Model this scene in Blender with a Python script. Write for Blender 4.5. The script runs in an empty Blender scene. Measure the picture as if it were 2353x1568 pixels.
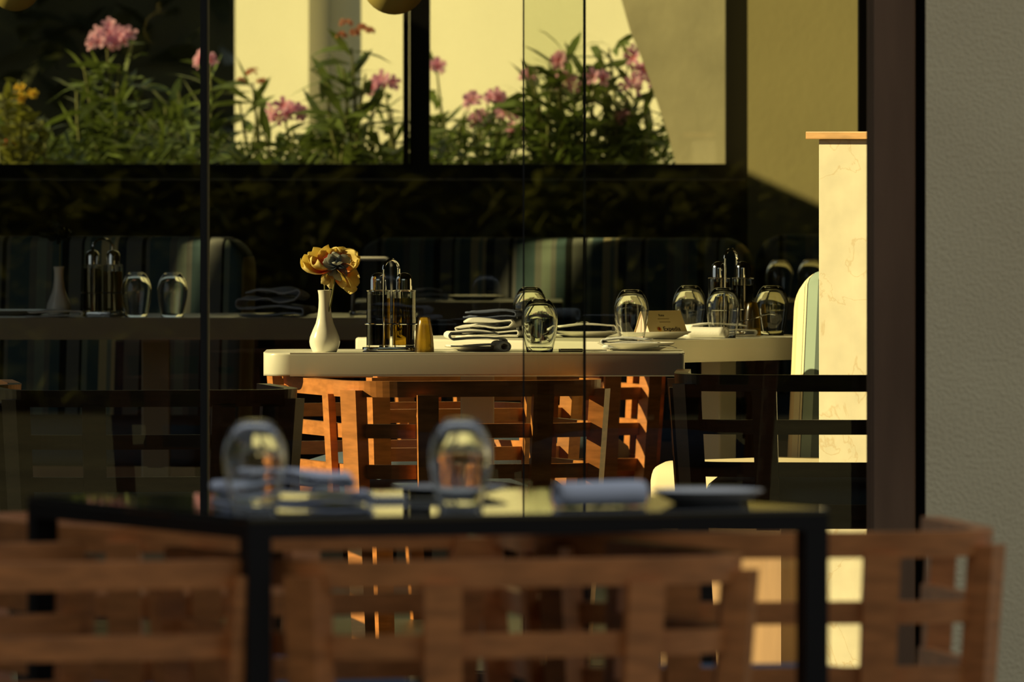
import bpy, bmesh, math, random
from mathutils import Vector, Matrix, noise
R = math.radians
random.seed(7)
SC = bpy.context.scene
COL = SC.collection

# ------------------------------------------------------------------ camera, sky, sun, exposure
F = 24000.0            # focal length in pixels of the 2353 px wide frame
CZ = 1.234             # eye height; the horizon falls on pixel row 308
HOR, MIDX = 308.0, 1176.5
cam_d = bpy.data.cameras.new('camera')
cam = bpy.data.objects.new('camera', cam_d); COL.objects.link(cam)
cam.location = (0, 0, CZ); cam.rotation_euler = (R(90), 0, 0)
cam_d.sensor_width = 36.0; cam_d.lens = 36.0 * F / 2353.0
cam_d.shift_y = -(784.0 - HOR) / 2353.0
cam_d.clip_start = 0.5; cam_d.clip_end = 400
cam_d.dof.use_dof = True; cam_d.dof.focus_distance = 23.2; cam_d.dof.aperture_fstop = 12.0
SC.camera = cam

W = bpy.data.worlds.new('sky'); SC.world = W; W.use_nodes = True
bg = W.node_tree.nodes['Background']
bg.inputs[0].default_value = (0.52, 0.56, 0.62, 1); bg.inputs[1].default_value = 0.60

SUN_DIR = Vector((-0.910, -0.052, 0.408)).normalized()   # towards the sun
sun_d = bpy.data.lights.new('sun', 'SUN'); sun_d.energy = 7.5; sun_d.color = (1.0, 0.78, 0.39); sun_d.angle = R(0.4)
sun = bpy.data.objects.new('sun', sun_d); COL.objects.link(sun)
sun.rotation_euler = SUN_DIR.to_track_quat('Z', 'Y').to_euler(); sun.location = (-12, 20, 9)

SC.view_settings.view_transform = 'Standard'; SC.view_settings.look = 'None'
SC.view_settings.exposure = 0.0; SC.view_settings.gamma = 1.0
SC.view_settings.use_curve_mapping = False
SC.render.film_transparent = False
try:
    SC.cycles.max_bounces = 10; SC.cycles.transmission_bounces = 10; SC.cycles.transparent_max_bounces = 16
    SC.cycles.diffuse_bounces = 3; SC.cycles.glossy_bounces = 4
    SC.cycles.sample_clamp_indirect = 3.0
    SC.cycles.caustics_refractive = False; SC.cycles.caustics_reflective = False
except Exception:
    pass

def X(px, Y): return (px - MIDX) * Y / F
def Z(py, Y): return CZ - (py - HOR) * Y / F
def P(px, py, Y): return Vector((X(px, Y), Y, Z(py, Y)))

# ------------------------------------------------------------------ materials
def new_mat(name):
    m = bpy.data.materials.new(name); m.use_nodes = True
    nt = m.node_tree; return m, nt, nt.nodes['Principled BSDF']
def mat(name, col, rough=0.5, metal=0.0, spec=0.5, var=0.0, scale=8.0, bump=0.0, bscale=60.0, stretch=None, coat=0.0, sub=0.0):
    m, nt, b = new_mat(name)
    b.inputs['Base Color'].default_value = (*col, 1); b.inputs['Roughness'].default_value = rough
    b.inputs['Metallic'].default_value = metal; b.inputs['Specular IOR Level'].default_value = spec
    b.inputs['Coat Weight'].default_value = coat; b.inputs['Coat Roughness'].default_value = 0.12
    tc = nt.nodes.new('ShaderNodeTexCoord'); mp = nt.nodes.new('ShaderNodeMapping')
    nt.links.new(tc.outputs['Object'], mp.inputs[0])
    if stretch: mp.inputs['Scale'].default_value = stretch
    if var > 0:
        n = nt.nodes.new('ShaderNodeTexNoise'); n.inputs['Scale'].default_value = scale; n.inputs['Detail'].default_value = 5
        r = nt.nodes.new('ShaderNodeValToRGB')
        r.color_ramp.elements[0].position = 0.3; r.color_ramp.elements[1].position = 0.7
        r.color_ramp.elements[0].color = (*[c * (1 - var) for c in col], 1)
        r.color_ramp.elements[1].color = (*[min(1, c * (1 + var)) for c in col], 1)
        nt.links.new(mp.outputs[0], n.inputs['Vector']); nt.links.new(n.outputs['Fac'], r.inputs[0])
        nt.links.new(r.outputs[0], b.inputs['Base Color'])
    if bump > 0:
        n2 = nt.nodes.new('ShaderNodeTexNoise'); n2.inputs['Scale'].default_value = bscale; n2.inputs['Detail'].default_value = 6
        bp = nt.nodes.new('ShaderNodeBump'); bp.inputs['Strength'].default_value = bump; bp.inputs['Distance'].default_value = 0.004
        nt.links.new(mp.outputs[0], n2.inputs['Vector']); nt.links.new(n2.outputs['Fac'], bp.inputs['Height'])
        nt.links.new(bp.outputs[0], b.inputs['Normal'])
    return m
def pane_mat(name, tint=(0.93, 0.95, 0.90), ior=1.45):
    m = bpy.data.materials.new(name); m.use_nodes = True; nt = m.node_tree
    for n in list(nt.nodes): nt.nodes.remove(n)
    out = nt.nodes.new('ShaderNodeOutputMaterial'); mx = nt.nodes.new('ShaderNodeMixShader')
    tr = nt.nodes.new('ShaderNodeBsdfTransparent'); gl = nt.nodes.new('ShaderNodeBsdfGlossy'); fr = nt.nodes.new('ShaderNodeFresnel')
    tr.inputs[0].default_value = (*tint, 1); gl.inputs['Roughness'].default_value = 0.0; fr.inputs[0].default_value = ior
    nt.links.new(fr.outputs[0], mx.inputs[0]); nt.links.new(tr.outputs[0], mx.inputs[1]); nt.links.new(gl.outputs[0], mx.inputs[2])
    nt.links.new(mx.outputs[0], out.inputs[0]); return m
def glass_mat(name, col=(1, 1, 1), rough=0.0, ior=1.45):
    m, nt, b = new_mat(name)
    b.inputs['Base Color'].default_value = (*col, 1); b.inputs['Roughness'].default_value = rough
    b.inputs['Transmission Weight'].default_value = 1.0; b.inputs['IOR'].default_value = ior
    return m
def stripe_mat(name, period, stops, rough=0.8):
    m, nt, b = new_mat(name); b.inputs['Roughness'].default_value = rough; b.inputs['Specular IOR Level'].default_value = 0.2
    tc = nt.nodes.new('ShaderNodeTexCoord'); sp = nt.nodes.new('ShaderNodeSeparateXYZ')
    dv = nt.nodes.new('ShaderNodeMath'); dv.operation = 'DIVIDE'; dv.inputs[1].default_value = period
    fr = nt.nodes.new('ShaderNodeMath'); fr.operation = 'FRACT'
    r = nt.nodes.new('ShaderNodeValToRGB'); r.color_ramp.interpolation = 'CONSTANT'
    els = r.color_ramp.elements
    while len(els) > 1: els.remove(els[-1])
    els[0].position = stops[0][0]; els[0].color = (*stops[0][1], 1)
    for p, c in stops[1:]:
        e = els.new(p); e.color = (*c, 1)
    nt.links.new(tc.outputs['Object'], sp.inputs[0]); nt.links.new(sp.outputs['X'], dv.inputs[0])
    nt.links.new(dv.outputs[0], fr.inputs[0]); nt.links.new(fr.outputs[0], r.inputs[0]); nt.links.new(r.outputs[0], b.inputs['Base Color'])
    return m
def marble_mat(name, base, vein):
    m, nt, b = new_mat(name); b.inputs['Roughness'].default_value = 0.35
    tc = nt.nodes.new('ShaderNodeTexCoord')
    n = nt.nodes.new('ShaderNodeTexNoise'); n.inputs['Scale'].default_value = 5.0; n.inputs['Detail'].default_value = 8; n.inputs['Distortion'].default_value = 1.2
    mm = nt.nodes.new('ShaderNodeMath'); mm.operation = 'SUBTRACT'; mm.inputs[1].default_value = 0.5
    ab = nt.nodes.new('ShaderNodeMath'); ab.operation = 'ABSOLUTE'
    r = nt.nodes.new('ShaderNodeValToRGB')
    r.color_ramp.elements[0].position = 0.0; r.color_ramp.elements[0].color = (*vein, 1)
    r.color_ramp.elements[1].position = 0.012; r.color_ramp.elements[1].color = (*base, 1)
    n2 = nt.nodes.new('ShaderNodeTexNoise'); n2.inputs['Scale'].default_value = 14.0; n2.inputs['Detail'].default_value = 4
    mx = nt.nodes.new('ShaderNodeMix'); mx.data_type = 'RGBA'; mx.blend_type = 'MULTIPLY'; mx.inputs[0].default_value = 0.35
    nt.links.new(tc.outputs['Object'], n.inputs['Vector']); nt.links.new(tc.outputs['Object'], n2.inputs['Vector'])
    nt.links.new(n.outputs['Fac'], mm.inputs[0]); nt.links.new(mm.outputs[0], ab.inputs[0]); nt.links.new(ab.outputs[0], r.inputs[0])
    nt.links.new(r.outputs[0], mx.inputs[6]); nt.links.new(n2.outputs['Fac'], mx.inputs[7]); nt.links.new(mx.outputs[2], b.inputs['Base Color'])
    return m
def petal_mat(name, inner, outer):
    m, nt, b = new_mat(name); b.inputs['Roughness'].default_value = 0.6; b.inputs['Specular IOR Level'].default_value = 0.15
    at = nt.nodes.new('ShaderNodeAttribute'); at.attribute_name = 'grow'
    r = nt.nodes.new('ShaderNodeValToRGB')
    r.color_ramp.elements[0].position = 0.18; r.color_ramp.elements[0].color = (*inner, 1)
    r.color_ramp.elements[1].position = 0.58; r.color_ramp.elements[1].color = (*outer, 1)
    nt.links.new(at.outputs['Fac'], r.inputs[0]); nt.links.new(r.outputs[0], b.inputs['Base Color'])
    t = nt.nodes.new('ShaderNodeBsdfTranslucent'); mx = nt.nodes.new('ShaderNodeMixShader'); mx.inputs[0].default_value = 0.5
    nt.links.new(r.outputs[0], t.inputs[0]); out = nt.nodes['Material Output']
    nt.links.new(b.outputs[0], mx.inputs[1]); nt.links.new(t.outputs[0], mx.inputs[2]); nt.links.new(mx.outputs[0], out.inputs[0])
    return m
def leaf_mat(name, col, var=0.35, trans=0.3):
    m, nt, b = new_mat(name); b.inputs['Roughness'].default_value = 0.45
    tc = nt.nodes.new('ShaderNodeTexCoord'); n = nt.nodes.new('ShaderNodeTexNoise'); n.inputs['Scale'].default_value = 9
    r = nt.nodes.new('ShaderNodeValToRGB')
    r.color_ramp.elements[0].position = 0.3; r.color_ramp.elements[1].position = 0.7
    r.color_ramp.elements[0].color = (*[c * (1 - var) for c in col], 1); r.color_ramp.elements[1].color = (*[c * (1 + var) for c in col], 1)
    nt.links.new(tc.outputs['Object'], n.inputs['Vector']); nt.links.new(n.outputs['Fac'], r.inputs[0]); nt.links.new(r.outputs[0], b.inputs['Base Color'])
    t = nt.nodes.new('ShaderNodeBsdfTranslucent'); mx = nt.nodes.new('ShaderNodeMixShader'); mx.inputs[0].default_value = trans
    nt.links.new(r.outputs[0], t.inputs[0])
    out = nt.nodes['Material Output']
    nt.links.new(b.outputs[0], mx.inputs[1]); nt.links.new(t.outputs[0], mx.inputs[2]); nt.links.new(mx.outputs[0], out.inputs[0])
    return m

M = {}
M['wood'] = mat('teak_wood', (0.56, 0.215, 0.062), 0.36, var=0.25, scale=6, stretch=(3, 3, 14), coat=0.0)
M['darkwood'] = mat('shade_darkened_teak', (0.060, 0.026, 0.012), 0.32, var=0.25, scale=6, stretch=(3, 3, 14))  # the same teak with deep shade put into its colour
M['blackmetal'] = mat('black_metal', (0.003, 0.003, 0.003), 0.5, spec=0.25)
M['blackframe'] = mat('black_frame', (0.010, 0.009, 0.007), 0.55)
M['blackglass'] = mat('black_glass_top', (0.012, 0.014, 0.013), 0.03, spec=0.6)
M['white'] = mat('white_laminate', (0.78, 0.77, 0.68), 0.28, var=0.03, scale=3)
M['whitedim'] = mat('shade_dimmed_white_laminate', (0.30, 0.26, 0.19), 0.3, var=0.05, scale=3)  # white laminate darkened in colour to stand for room shade
M['whitetop'] = mat('white_porcelain', (0.82, 0.80, 0.74), 0.18)
M['cloth'] = mat('white_napkin_cloth', (0.80, 0.80, 0.78), 0.9, spec=0.1, bump=0.15, bscale=300)
M['blue_cloth'] = mat('blue_napkin_cloth', (0.10, 0.12, 0.20), 0.9, spec=0.1)
M['grey_cloth'] = mat('grey_blue_napkin_cloth', (0.70, 0.73, 0.80), 0.9, spec=0.1, bump=0.15, bscale=300)
M['seat_fabric'] = mat('slate_blue_seat_fabric', (0.10, 0.14, 0.20), 0.95, spec=0.1, bump=0.2, bscale=400)
M['cream_fabric'] = mat('cream_seat_fabric', (0.86, 0.76, 0.56), 0.9, spec=0.1)
M['chrome'] = mat('chrome', (0.85, 0.85, 0.83), 0.09, metal=1.0)
M['steel'] = mat('cutlery_steel', (0.75, 0.75, 0.73), 0.16, metal=1.0)
M['glass'] = glass_mat('clear_tumbler_glass', (0.97, 0.985, 0.97))
M['cruet_glass'] = glass_mat('cruet_glass', (0.96, 0.97, 0.94))
M['oil'] = glass_mat('olive_oil', (0.90, 0.50, 0.03), ior=1.36)
M['oil'].node_tree.nodes['Principled BSDF'].inputs['Transmission Weight'].default_value = 0.6
M['vinegar'] = mat('dark_vinegar', (0.012, 0.004, 0.002), 0.08, spec=0.5)
M['amber'] = glass_mat('amber_shaker', (0.45, 0.27, 0.02), rough=0.25)
M['floor'] = mat('dark_floor', (0.045, 0.038, 0.026), 0.35, var=0.3, scale=3)
M['terrace'] = mat('terrace_floor', (0.20, 0.17, 0.13), 0.8, var=0.15, scale=2)
M['ground'] = mat('ground', (0.16, 0.15, 0.08), 0.95, var=0.3, scale=0.6)
M['darkwall'] = mat('dark_brown_wall', (0.055, 0.040, 0.020), 0.8, var=0.15, scale=4)
M['ceiling'] = mat('dark_ceiling', (0.05, 0.04, 0.03), 0.9)
M['olive'] = mat('olive_plaster', (0.50, 0.44, 0.20), 0.9, var=0.06, scale=2.5, bump=0.1, bscale=40)
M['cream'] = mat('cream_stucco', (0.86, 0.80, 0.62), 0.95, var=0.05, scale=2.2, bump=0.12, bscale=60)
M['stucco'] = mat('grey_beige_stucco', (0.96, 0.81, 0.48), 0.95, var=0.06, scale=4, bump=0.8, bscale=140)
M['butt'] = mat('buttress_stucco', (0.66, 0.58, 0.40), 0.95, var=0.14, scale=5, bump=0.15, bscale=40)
M['jamb'] = mat('brown_timber', (0.46, 0.28, 0.165), 0.7, var=0.2, scale=3, stretch=(4, 4, 0.6))
M['marble'] = marble_mat('cream_marble', (0.95, 0.88, 0.72), (0.84, 0.70, 0.50))
M['capwood'] = mat('light_cap_wood', (0.62, 0.34, 0.14), 0.5, var=0.25, scale=6, stretch=(2, 12, 12))
M['pane'] = pane_mat('window_glass', (0.92, 0.94, 0.88))
M['seal'] = mat('dark_glass_seal', (0.012, 0.012, 0.008), 0.5)
M['litedge'] = mat('painted_lit_edge', (0.20, 0.17, 0.08), 0.35, metal=0.6)  # sunlight on the upright's edge, put into the colour
M['lamp'] = mat('olive_lamp_shade', (0.42, 0.34, 0.10), 0.5)
S_NAVY = (0.035, 0.055, 0.085); S_GREY = (0.26, 0.27, 0.25); S_TEAL = (0.10, 0.17, 0.19); S_CREAM = (0.80, 0.70, 0.40); S_BLK = (0.015, 0.018, 0.02); S_SAGE = (0.33, 0.40, 0.33)
M['booth'] = stripe_mat('striped_booth_fabric', 0.40, [(0, S_NAVY), (0.06, S_GREY), (0.17, S_BLK), (0.20, S_GREY), (0.23, S_TEAL), (0.37, S_GREY), (0.42, S_SAGE), (0.49, S_GREY), (0.53, S_TEAL), (0.60, S_BLK), (0.65, S_GREY), (0.74, S_BLK), (0.76, S_SAGE), (0.80, S_TEAL), (0.88, S_CREAM), (0.94, S_SAGE), (0.97, S_CREAM)])
M['booth_lit'] = stripe_mat('cream_teal_booth_fabric', 0.32, [(0, (0.86, 0.70, 0.46)), (0.085, (0.90, 0.82, 0.60)), (0.138, S_BLK), (0.144, (0.90, 0.82, 0.60)), (0.162, S_BLK), (0.170, (0.33, 0.44, 0.40)), (0.262, (0.10, 0.14, 0.14)), (0.36, (0.86, 0.76, 0.50)), (0.7, S_TEAL)])  # real stripes; the dark band after teal paints the booth's shadow side
M['leaf'] = leaf_mat('oleander_leaf', (0.125, 0.165, 0.032))
M['leaf2'] = leaf_mat('yellowish_leaf', (0.20, 0.20, 0.03))
M['leafdark'] = leaf_mat('dark_hedge_leaf', (0.020, 0.022, 0.006), trans=0.1)
M['treedark'] = mat('dark_tree_mass', (0.022, 0.026, 0.010), 0.95, var=0.6, scale=2.5)
M['stem'] = mat('green_stem', (0.16, 0.16, 0.05), 0.7)
M['pink'] = petal_mat('pink_oleander_petal', (0.78, 0.22, 0.34), (0.84, 0.46, 0.66))
M['redbud'] = petal_mat('red_bud', (0.45, 0.10, 0.06), (0.55, 0.22, 0.14))
M['yellowfl'] = petal_mat('yellow_lantana_petal', (0.75, 0.30, 0.03), (0.75, 0.50, 0.06))
M['redfl'] = petal_mat('red_small_petal', (0.55, 0.06, 0.03), (0.60, 0.10, 0.05))
M['petal'] = petal_mat('yellow_orange_petal', (0.92, 0.18, 0.07), (0.97, 0.83, 0.36))
M['petalw'] = petal_mat('pale_blue_petal', (0.20, 0.25, 0.36), (0.62, 0.64, 0.62))
M['petalc'] = petal_mat('cream_petal', (0.80, 0.70, 0.36), (0.88, 0.80, 0.50))
M['redcentre'] = mat('red_stamens', (0.55, 0.07, 0.05), 0.8)
M['card'] = mat('cream_card', (0.72, 0.58, 0.30), 0.8)
M['cardpink'] = mat('pink_card_lining', (0.86, 0.62, 0.55), 0.8)
M['ink'] = mat('dark_ink', (0.02, 0.015, 0.02), 0.8)
M['inkred'] = mat('red_orange_ink', (0.45, 0.07, 0.01), 0.8)
M['inkyel'] = mat('yellow_ink', (0.65, 0.38, 0.02), 0.8)
M['inkgrey'] = mat('faint_grey_ink', (0.42, 0.32, 0.14), 0.8)

# ------------------------------------------------------------------ helpers
def obj(name, bm, m, parent=None, smooth=False, loc=None, rotz=None, fix=True):
    if fix: bmesh.ops.recalc_face_normals(bm, faces=bm.faces[:])
    me = bpy.data.meshes.new(name); bm.to_mesh(me); bm.free()
    for mm in (m if isinstance(m, (list, tuple)) else [m]): me.materials.append(mm)
    if smooth:
        me.polygons.foreach_set('use_smooth', [True] * len(me.polygons))
        try: me.set_sharp_from_angle(angle=R(smooth if smooth > 1 else 40))
        except Exception: pass
    o = bpy.data.objects.new(name, me); COL.objects.link(o)
    if parent: o.parent = parent
    if loc is not None: o.location = loc
    if rotz is not None: o.rotation_euler = (0, 0, rotz)
    return o
def tag(o, label, cat, group=None):
    o['label'] = label; o['category'] = cat
    if group: o['group'] = group
    return o
def struct(o, label=None):
    o['kind'] = 'structure'
    if label: o['label'] = label
    return o
def thing(name, label, cat, loc=(0, 0, 0), rotz=0.0, group=None):
    o = bpy.data.objects.new(name, None); COL.objects.link(o); o.empty_display_size = 0.1
    o.location = loc; o.rotation_euler = (0, 0, rotz); return tag(o, label, cat, group)
def kids(o): return [c for c in bpy.data.objects if c.parent == o]
def copy_tree(o, parent=None):
    c = o.copy(); COL.objects.link(c); c.parent = parent
    for ch in kids(o): copy_tree(ch, c)
    return c
def dup(proto, label, loc, rotz=0.0, group=None, scale=None):
    c = copy_tree(proto); c.location = loc; c.rotation_euler = (0, 0, rotz); c['label'] = label
    if group: c['group'] = group
    if scale: c.scale = scale
    return c
def BM(): return bmesh.new()
def box(bm, x0, x1, y0, y1, z0, z1, bev=0.0):
    vs = [bm.verts.new((x, y, z)) for z in (z0, z1) for y in (y0, y1) for x in (x0, x1)]
    fs = [bm.faces.new([vs[i] for i in q]) for q in ((0, 2, 3, 1), (4, 5, 7, 6), (0, 1, 5, 4), (2, 6, 7, 3), (0, 4, 6, 2), (1, 3, 7, 5))]
    if bev > 0:
        es = list({e for f in fs for e in f.edges})
        bmesh.ops.bevel(bm, geom=es, offset=bev, segments=2, affect='EDGES', profile=0.6)
    return bm
def hexa(bm, bot, top):
    a = [bm.verts.new(p) for p in bot]; b = [bm.verts.new(p) for p in top]
    bm.faces.new(a[::-1]); bm.faces.new(b)
    for i in range(4): bm.faces.new((a[i], a[(i + 1) % 4], b[(i + 1) % 4], b[i]))
def lathe(bm, prof, n=32, c=(0, 0, 0), close=False):
    rings = []
    for r, z in prof:
        if r < 1e-6: rings.append([bm.verts.new((c[0], c[1], c[2] + z))])
        else: rings.append([bm.verts.new((c[0] + r * math.cos(2 * math.pi * k / n), c[1] + r * math.sin(2 * math.pi * k / n), c[2] + z)) for k in range(n)])
    pairs = list(zip(rings, rings[1:]))
    if close: pairs.append((rings[-1], rings[0]))
    for a, b in pairs:
        for k in range(n):
            k2 = (k + 1) % n
            if len(a) == 1 and len(b) == 1: continue
            if len(a) == 1: bm.faces.new((a[0], b[k2], b[k]))
            elif len(b) == 1: bm.faces.new((a[k], a[k2], b[0]))
            else: bm.faces.new((a[k], a[k2], b[k2], b[k]))
    return bm
def tube(bm, pts, r, n=8, closed=False, taper=None):
    pts = [Vector(p) for p in pts]; rings = []
    N = len(pts); up = Vector((0, 0, 1))
    for i, p in enumerate(pts):
        if closed: t = pts[(i + 1) % N] - pts[i - 1]
        else: t = pts[min(i + 1, N - 1)] - pts[max(i - 1, 0)]
        t.normalize()
        a = t.cross(up)
        if a.length < 1e-3: a = t.cross(Vector((0, 1, 0)))
        a.normalize(); b = t.cross(a).normalized()
        rr = r * (taper[i] if taper else 1)
        rings.append([bm.verts.new(p + rr * (math.cos(2 * math.pi * k / n) * a + math.sin(2 * math.pi * k / n) * b)) for k in range(n)])
    for i in range(N if closed else N - 1):
        a, b = rings[i], rings[(i + 1) % N]
        for k in range(n): bm.faces.new((a[k], a[(k + 1) % n], b[(k + 1) % n], b[k]))
    if not closed: bm.faces.new(rings[0][::-1]); bm.faces.new(rings[-1])
    return bm
def prism(bm, pts2, z0, z1, bev=0.0):
    a = [bm.verts.new((x, y, z0)) for x, y in pts2]; b = [bm.verts.new((x, y, z1)) for x, y in pts2]
    f0 = bm.faces.new(a[::-1]); f1 = bm.faces.new(b); n = len(a)
    for i in range(n): bm.faces.new((a[i], a[(i + 1) % n], b[(i + 1) % n], b[i]))
    if bev > 0:
        bmesh.ops.bevel(bm, geom=list(f0.edges) + list(f1.edges), offset=bev, segments=3, affect='EDGES', profile=0.5)
    return bm
def rrect(x0, x1, y0, y1, r, n=8):
    rs = r if isinstance(r, (list, tuple)) else [r] * 4        # radii: (x0,y0) (x1,y0) (x1,y1) (x0,y1)
    out = []
    for (cx, cy, a0), q in zip(((x0, y0, 180), (x1, y0, 270), (x1, y1, 0), (x0, y1, 90)), rs):
        sx = 1 if cx == x0 else -1; sy = 1 if cy == y0 else -1
        for k in range(n + 1):
            a = R(a0 + 90 * k / n); out.append((cx + sx * q + q * math.cos(a), cy + sy * q + q * math.sin(a)))
    return out
def ribbon(bm, path, y0, y1, t, ny=6, jit=0.0, seed=0):
    """a cloth ribbon: PATH in (x,z) swept from y0 to y1, thickness t."""
    rnd = random.Random(seed); n = len(path); off = []
    for i in range(n):
        p, q = path[max(i - 1, 0)], path[min(i + 1, n - 1)]
        dx, dz = q[0] - p[0], q[1] - p[1]; L = math.hypot(dx, dz) or 1
        off.append((-dz / L * t / 2, dx / L * t / 2))
    g = []
    for j in range(ny + 1):
        y = y0 + (y1 - y0) * j / ny; row = []
        for s in (1, -1):
            for i, (x, z) in enumerate(path):
                nz = noise.noise(Vector((x * 18, y * 14, seed * 3.1 + z * 40))) * jit
                row.append(bm.verts.new((x + s * off[i][0] + nz * 0.6, y, max(0.0005, z + s * off[i][1] + nz * (0.3 + z * 14)))))
        g.append(row)
    for j in range(ny):
        a, b = g[j], g[j + 1]
        for i in range(n - 1):
            bm.faces.new((a[i], a[i + 1], b[i + 1], b[i])); bm.faces.new((a[n + i + 1], a[n + i], b[n + i], b[n + i + 1]))
        bm.faces.new((a[0], b[0], b[n], a[n])); bm.faces.new((a[n - 1], a[2 * n - 1], b[2 * n - 1], b[n - 1]))
    for row in (g[0], g[-1]):
        for i in range(n - 1): bm.faces.new((row[i], row[n + i], row[n + i + 1], row[i + 1]))
    return bm
def fold_path(w, h, layers, loop=0.3):
    """serpentine cross-section of a napkin folded LAYERS times."""
    path = []; dz = h / max(1, layers - 1) if layers > 1 else h
    for l in range(layers):
        z = 0.003 + l * dz; ks = range(9)
        xs = [-w / 2 + w * k / 8 for k in ks]
        if l % 2: xs = xs[::-1]
        shrink = 1 - 0.10 * l
        for x in xs: path.append((x * shrink, z + 0.15 * dz * math.sin(x / w * 5 + l)))
        if l < layers - 1:
            ex = xs[-1] * shrink; s = 1 if ex > 0 else -1
            for k in range(1, 6):
                a = math.pi * k / 6; path.append((ex + s * dz * 0.6 * math.sin(a), z + dz / 2 - dz / 2 * math.cos(a)))
    return path

# ------------------------------------------------------------------ structure: floors, walls, glass front
bm = BM(); box(bm, -60, 60, -30, 90, -0.25, -0.02); struct(obj('ground', bm, M['ground']))
bm = BM(); box(bm, -4.2, 6.0, 8.0, 20.2, -0.02, 0.0); struct(obj('floor_terrace', bm, M['terrace']))
bm = BM(); box(bm, -3.65, 4.2, 20.2, 32.2, -0.02, 0.0); struct(obj('floor', bm, M['floor']))
bm = BM(); box(bm, -3.65, 4.2, 20.2, 32.3, 4.2, 4.35); struct(obj('ceiling', bm, M['ceiling']))
bm = BM(); box(bm, -4.2, 6.0, 18.3, 20.2, 3.3, 3.45); struct(obj('ceiling_terrace', bm, M['ceiling']))
bm = BM(); box(bm, -4.2, -4.0, 10.6, 20.3, 0, 3.3); struct(obj('sun_blocker_terrace', bm, M['darkwall']))  # unseen wall added to keep the sun off the terrace

WX = -3.5
def sun_at(p, x):           # where the ray from p to the sun crosses the plane x
    t = (x - p[0]) / SUN_DIR.x; return p[1] + t * SUN_DIR.y, p[2] + t * SUN_DIR.z
bm = BM()
segs = []
OP0, OP1 = 22.47, 26.4                        # the big open side
def on_booth(px, xe, ye, ang, z, lean_y):      # point of a turned booth's face seen at column px
    u = 0.0; c, sn = math.cos(ang), math.sin(ang)
    for _ in range(60):
        x = xe - u * c + sn * lean_y; y = ye + u * sn + c * lean_y; u += (x - X(px, y)) / c
    return (xe - u * c + sn * lean_y, ye + u * sn + c * lean_y, z)
ya, za = sun_at(on_booth(408, X(551, 28.75), 28.75, R(13), 0.80, 0.037), WX)
yb, zb = sun_at(on_booth(464, X(551, 28.75), 28.75, R(13), 0.80, 0.037), WX)
s1 = (yb, ya) if yb < ya else (ya, yb)        # slit for the light on the left booth
yc, zc = sun_at(on_booth(1188, X(1712, 31.05), 31.05, R(10), 0.80, 0.037), WX)
yd, zd = sun_at(on_booth(1292, X(1712, 31.05), 31.05, R(10), 0.80, 0.037), WX)
s2 = (min(yc, yd), max(yc, yd))
def wseg(y0, y1, z0=0.0, z1=4.2): box(bm, WX - 0.02, WX, y0, y1, z0, z1)
wseg(20.2, OP0); wseg(OP0, OP1, 3.3, 4.2)
yh, zh = sun_at((X(870, 27.95), 27.95, 0.885), WX)
wseg(OP1, yh - 0.07); wseg(yh - 0.07, yh + 0.06, 0, zh - 0.06); wseg(yh - 0.07, yh + 0.06, zh + 0.12, 4.2); wseg(yh + 0.06, s1[0]); wseg(s1[0], s1[1], 0, za - 0.12); wseg(s1[0], s1[1], za + 0.25, 4.2)
CL0, CL1, CLZ = 31.38, 31.95, 3.01
wseg(s1[1], s2[0]); wseg(s2[0], s2[1], 0, zc - 0.07); wseg(s2[0], s2[1], zc + 0.28, 4.2); wseg(s2[1], CL0)
wseg(CL0, CL1, 0, CLZ)
wseg(CL1, 32.3)
struct(obj('wall_left_sun_gaps', bm, M['darkwall']))  # unseen wall, its gaps shaped to drop sunlight on chosen spots
bm = BM(); box(bm, 4.0, 4.2, 19.0, 32.3, 0, 4.2); struct(obj('wall_right', bm, M['darkwall']))

# back wall with the two windows (Y = 32)
YB = 32.0
sill = Z(412, YB); railtop = Z(377, YB); head = 2.75
xl, m0, m1, r0, r1 = -3.3, X(926, YB), X(988, YB), X(1668, YB), X(1717, YB)
bm = BM()
box(bm, -3.5, 4.0, YB, YB + 0.25, 0, sill - 0.001); box(bm, -3.5, 4.0, YB, YB + 0.25, head, 4.2)
box(bm, -3.5, xl, YB, YB + 0.25, sill - 0.001, head); box(bm, r1, 4.0, YB, YB + 0.25, sill - 0.001, head)
struct(obj('wall_back', bm, M['darkwall']))
bm = BM(); box(bm, -3.4, X(1765, 31.9), YB - 0.10, YB, 0, Z(416, 31.9)); struct(obj('trim_1', bm, M['darkwall']), 'ledge under the windows')
def window(name, x0, x1, fl, fr):
    root = bpy.data.objects.new(name, None); COL.objects.link(root); root['kind'] = 'structure'; root.location = ((x0 + x1) / 2, YB + 0.05, sill)
    dx = root.location.x
    bm = BM(); f = 0.045
    box(bm, x0 - dx, x1 - dx, -0.05, 0.06, 0, railtop - sill); box(bm, x0 - dx, x1 - dx, -0.05, 0.06, head - sill - f, head - sill)
    box(bm, x0 - dx, x0 + fl - dx, -0.05, 0.06, railtop - sill, head - sill - f); box(bm, x1 - fr - dx, x1 - dx, -0.05, 0.06, railtop - sill, head - sill - f)
    obj('window_frame', bm, M['blackframe'], root)
    bm = BM(); box(bm, x0 + fl - dx, x1 - fr - dx, 0.0, 0.006, railtop - sill, head - sill - f)
    obj('pane', bm, M['pane'], root)
    return root
window('window_1', xl, (m0 + m1) / 2, 0.05, (m1 + m0) / 2 - X(941, YB))
window('window_2', (m0 + m1) / 2, r1, m1 - (m1 + m0) / 2, r1 - r0)
bm = BM(); box(bm, X(926, YB - .04), X(940, YB - .04), YB - 0.04, YB - 0.02, railtop, head - .05); struct(obj('trim_2', bm, M['darkwall']), 'window stop')

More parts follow.
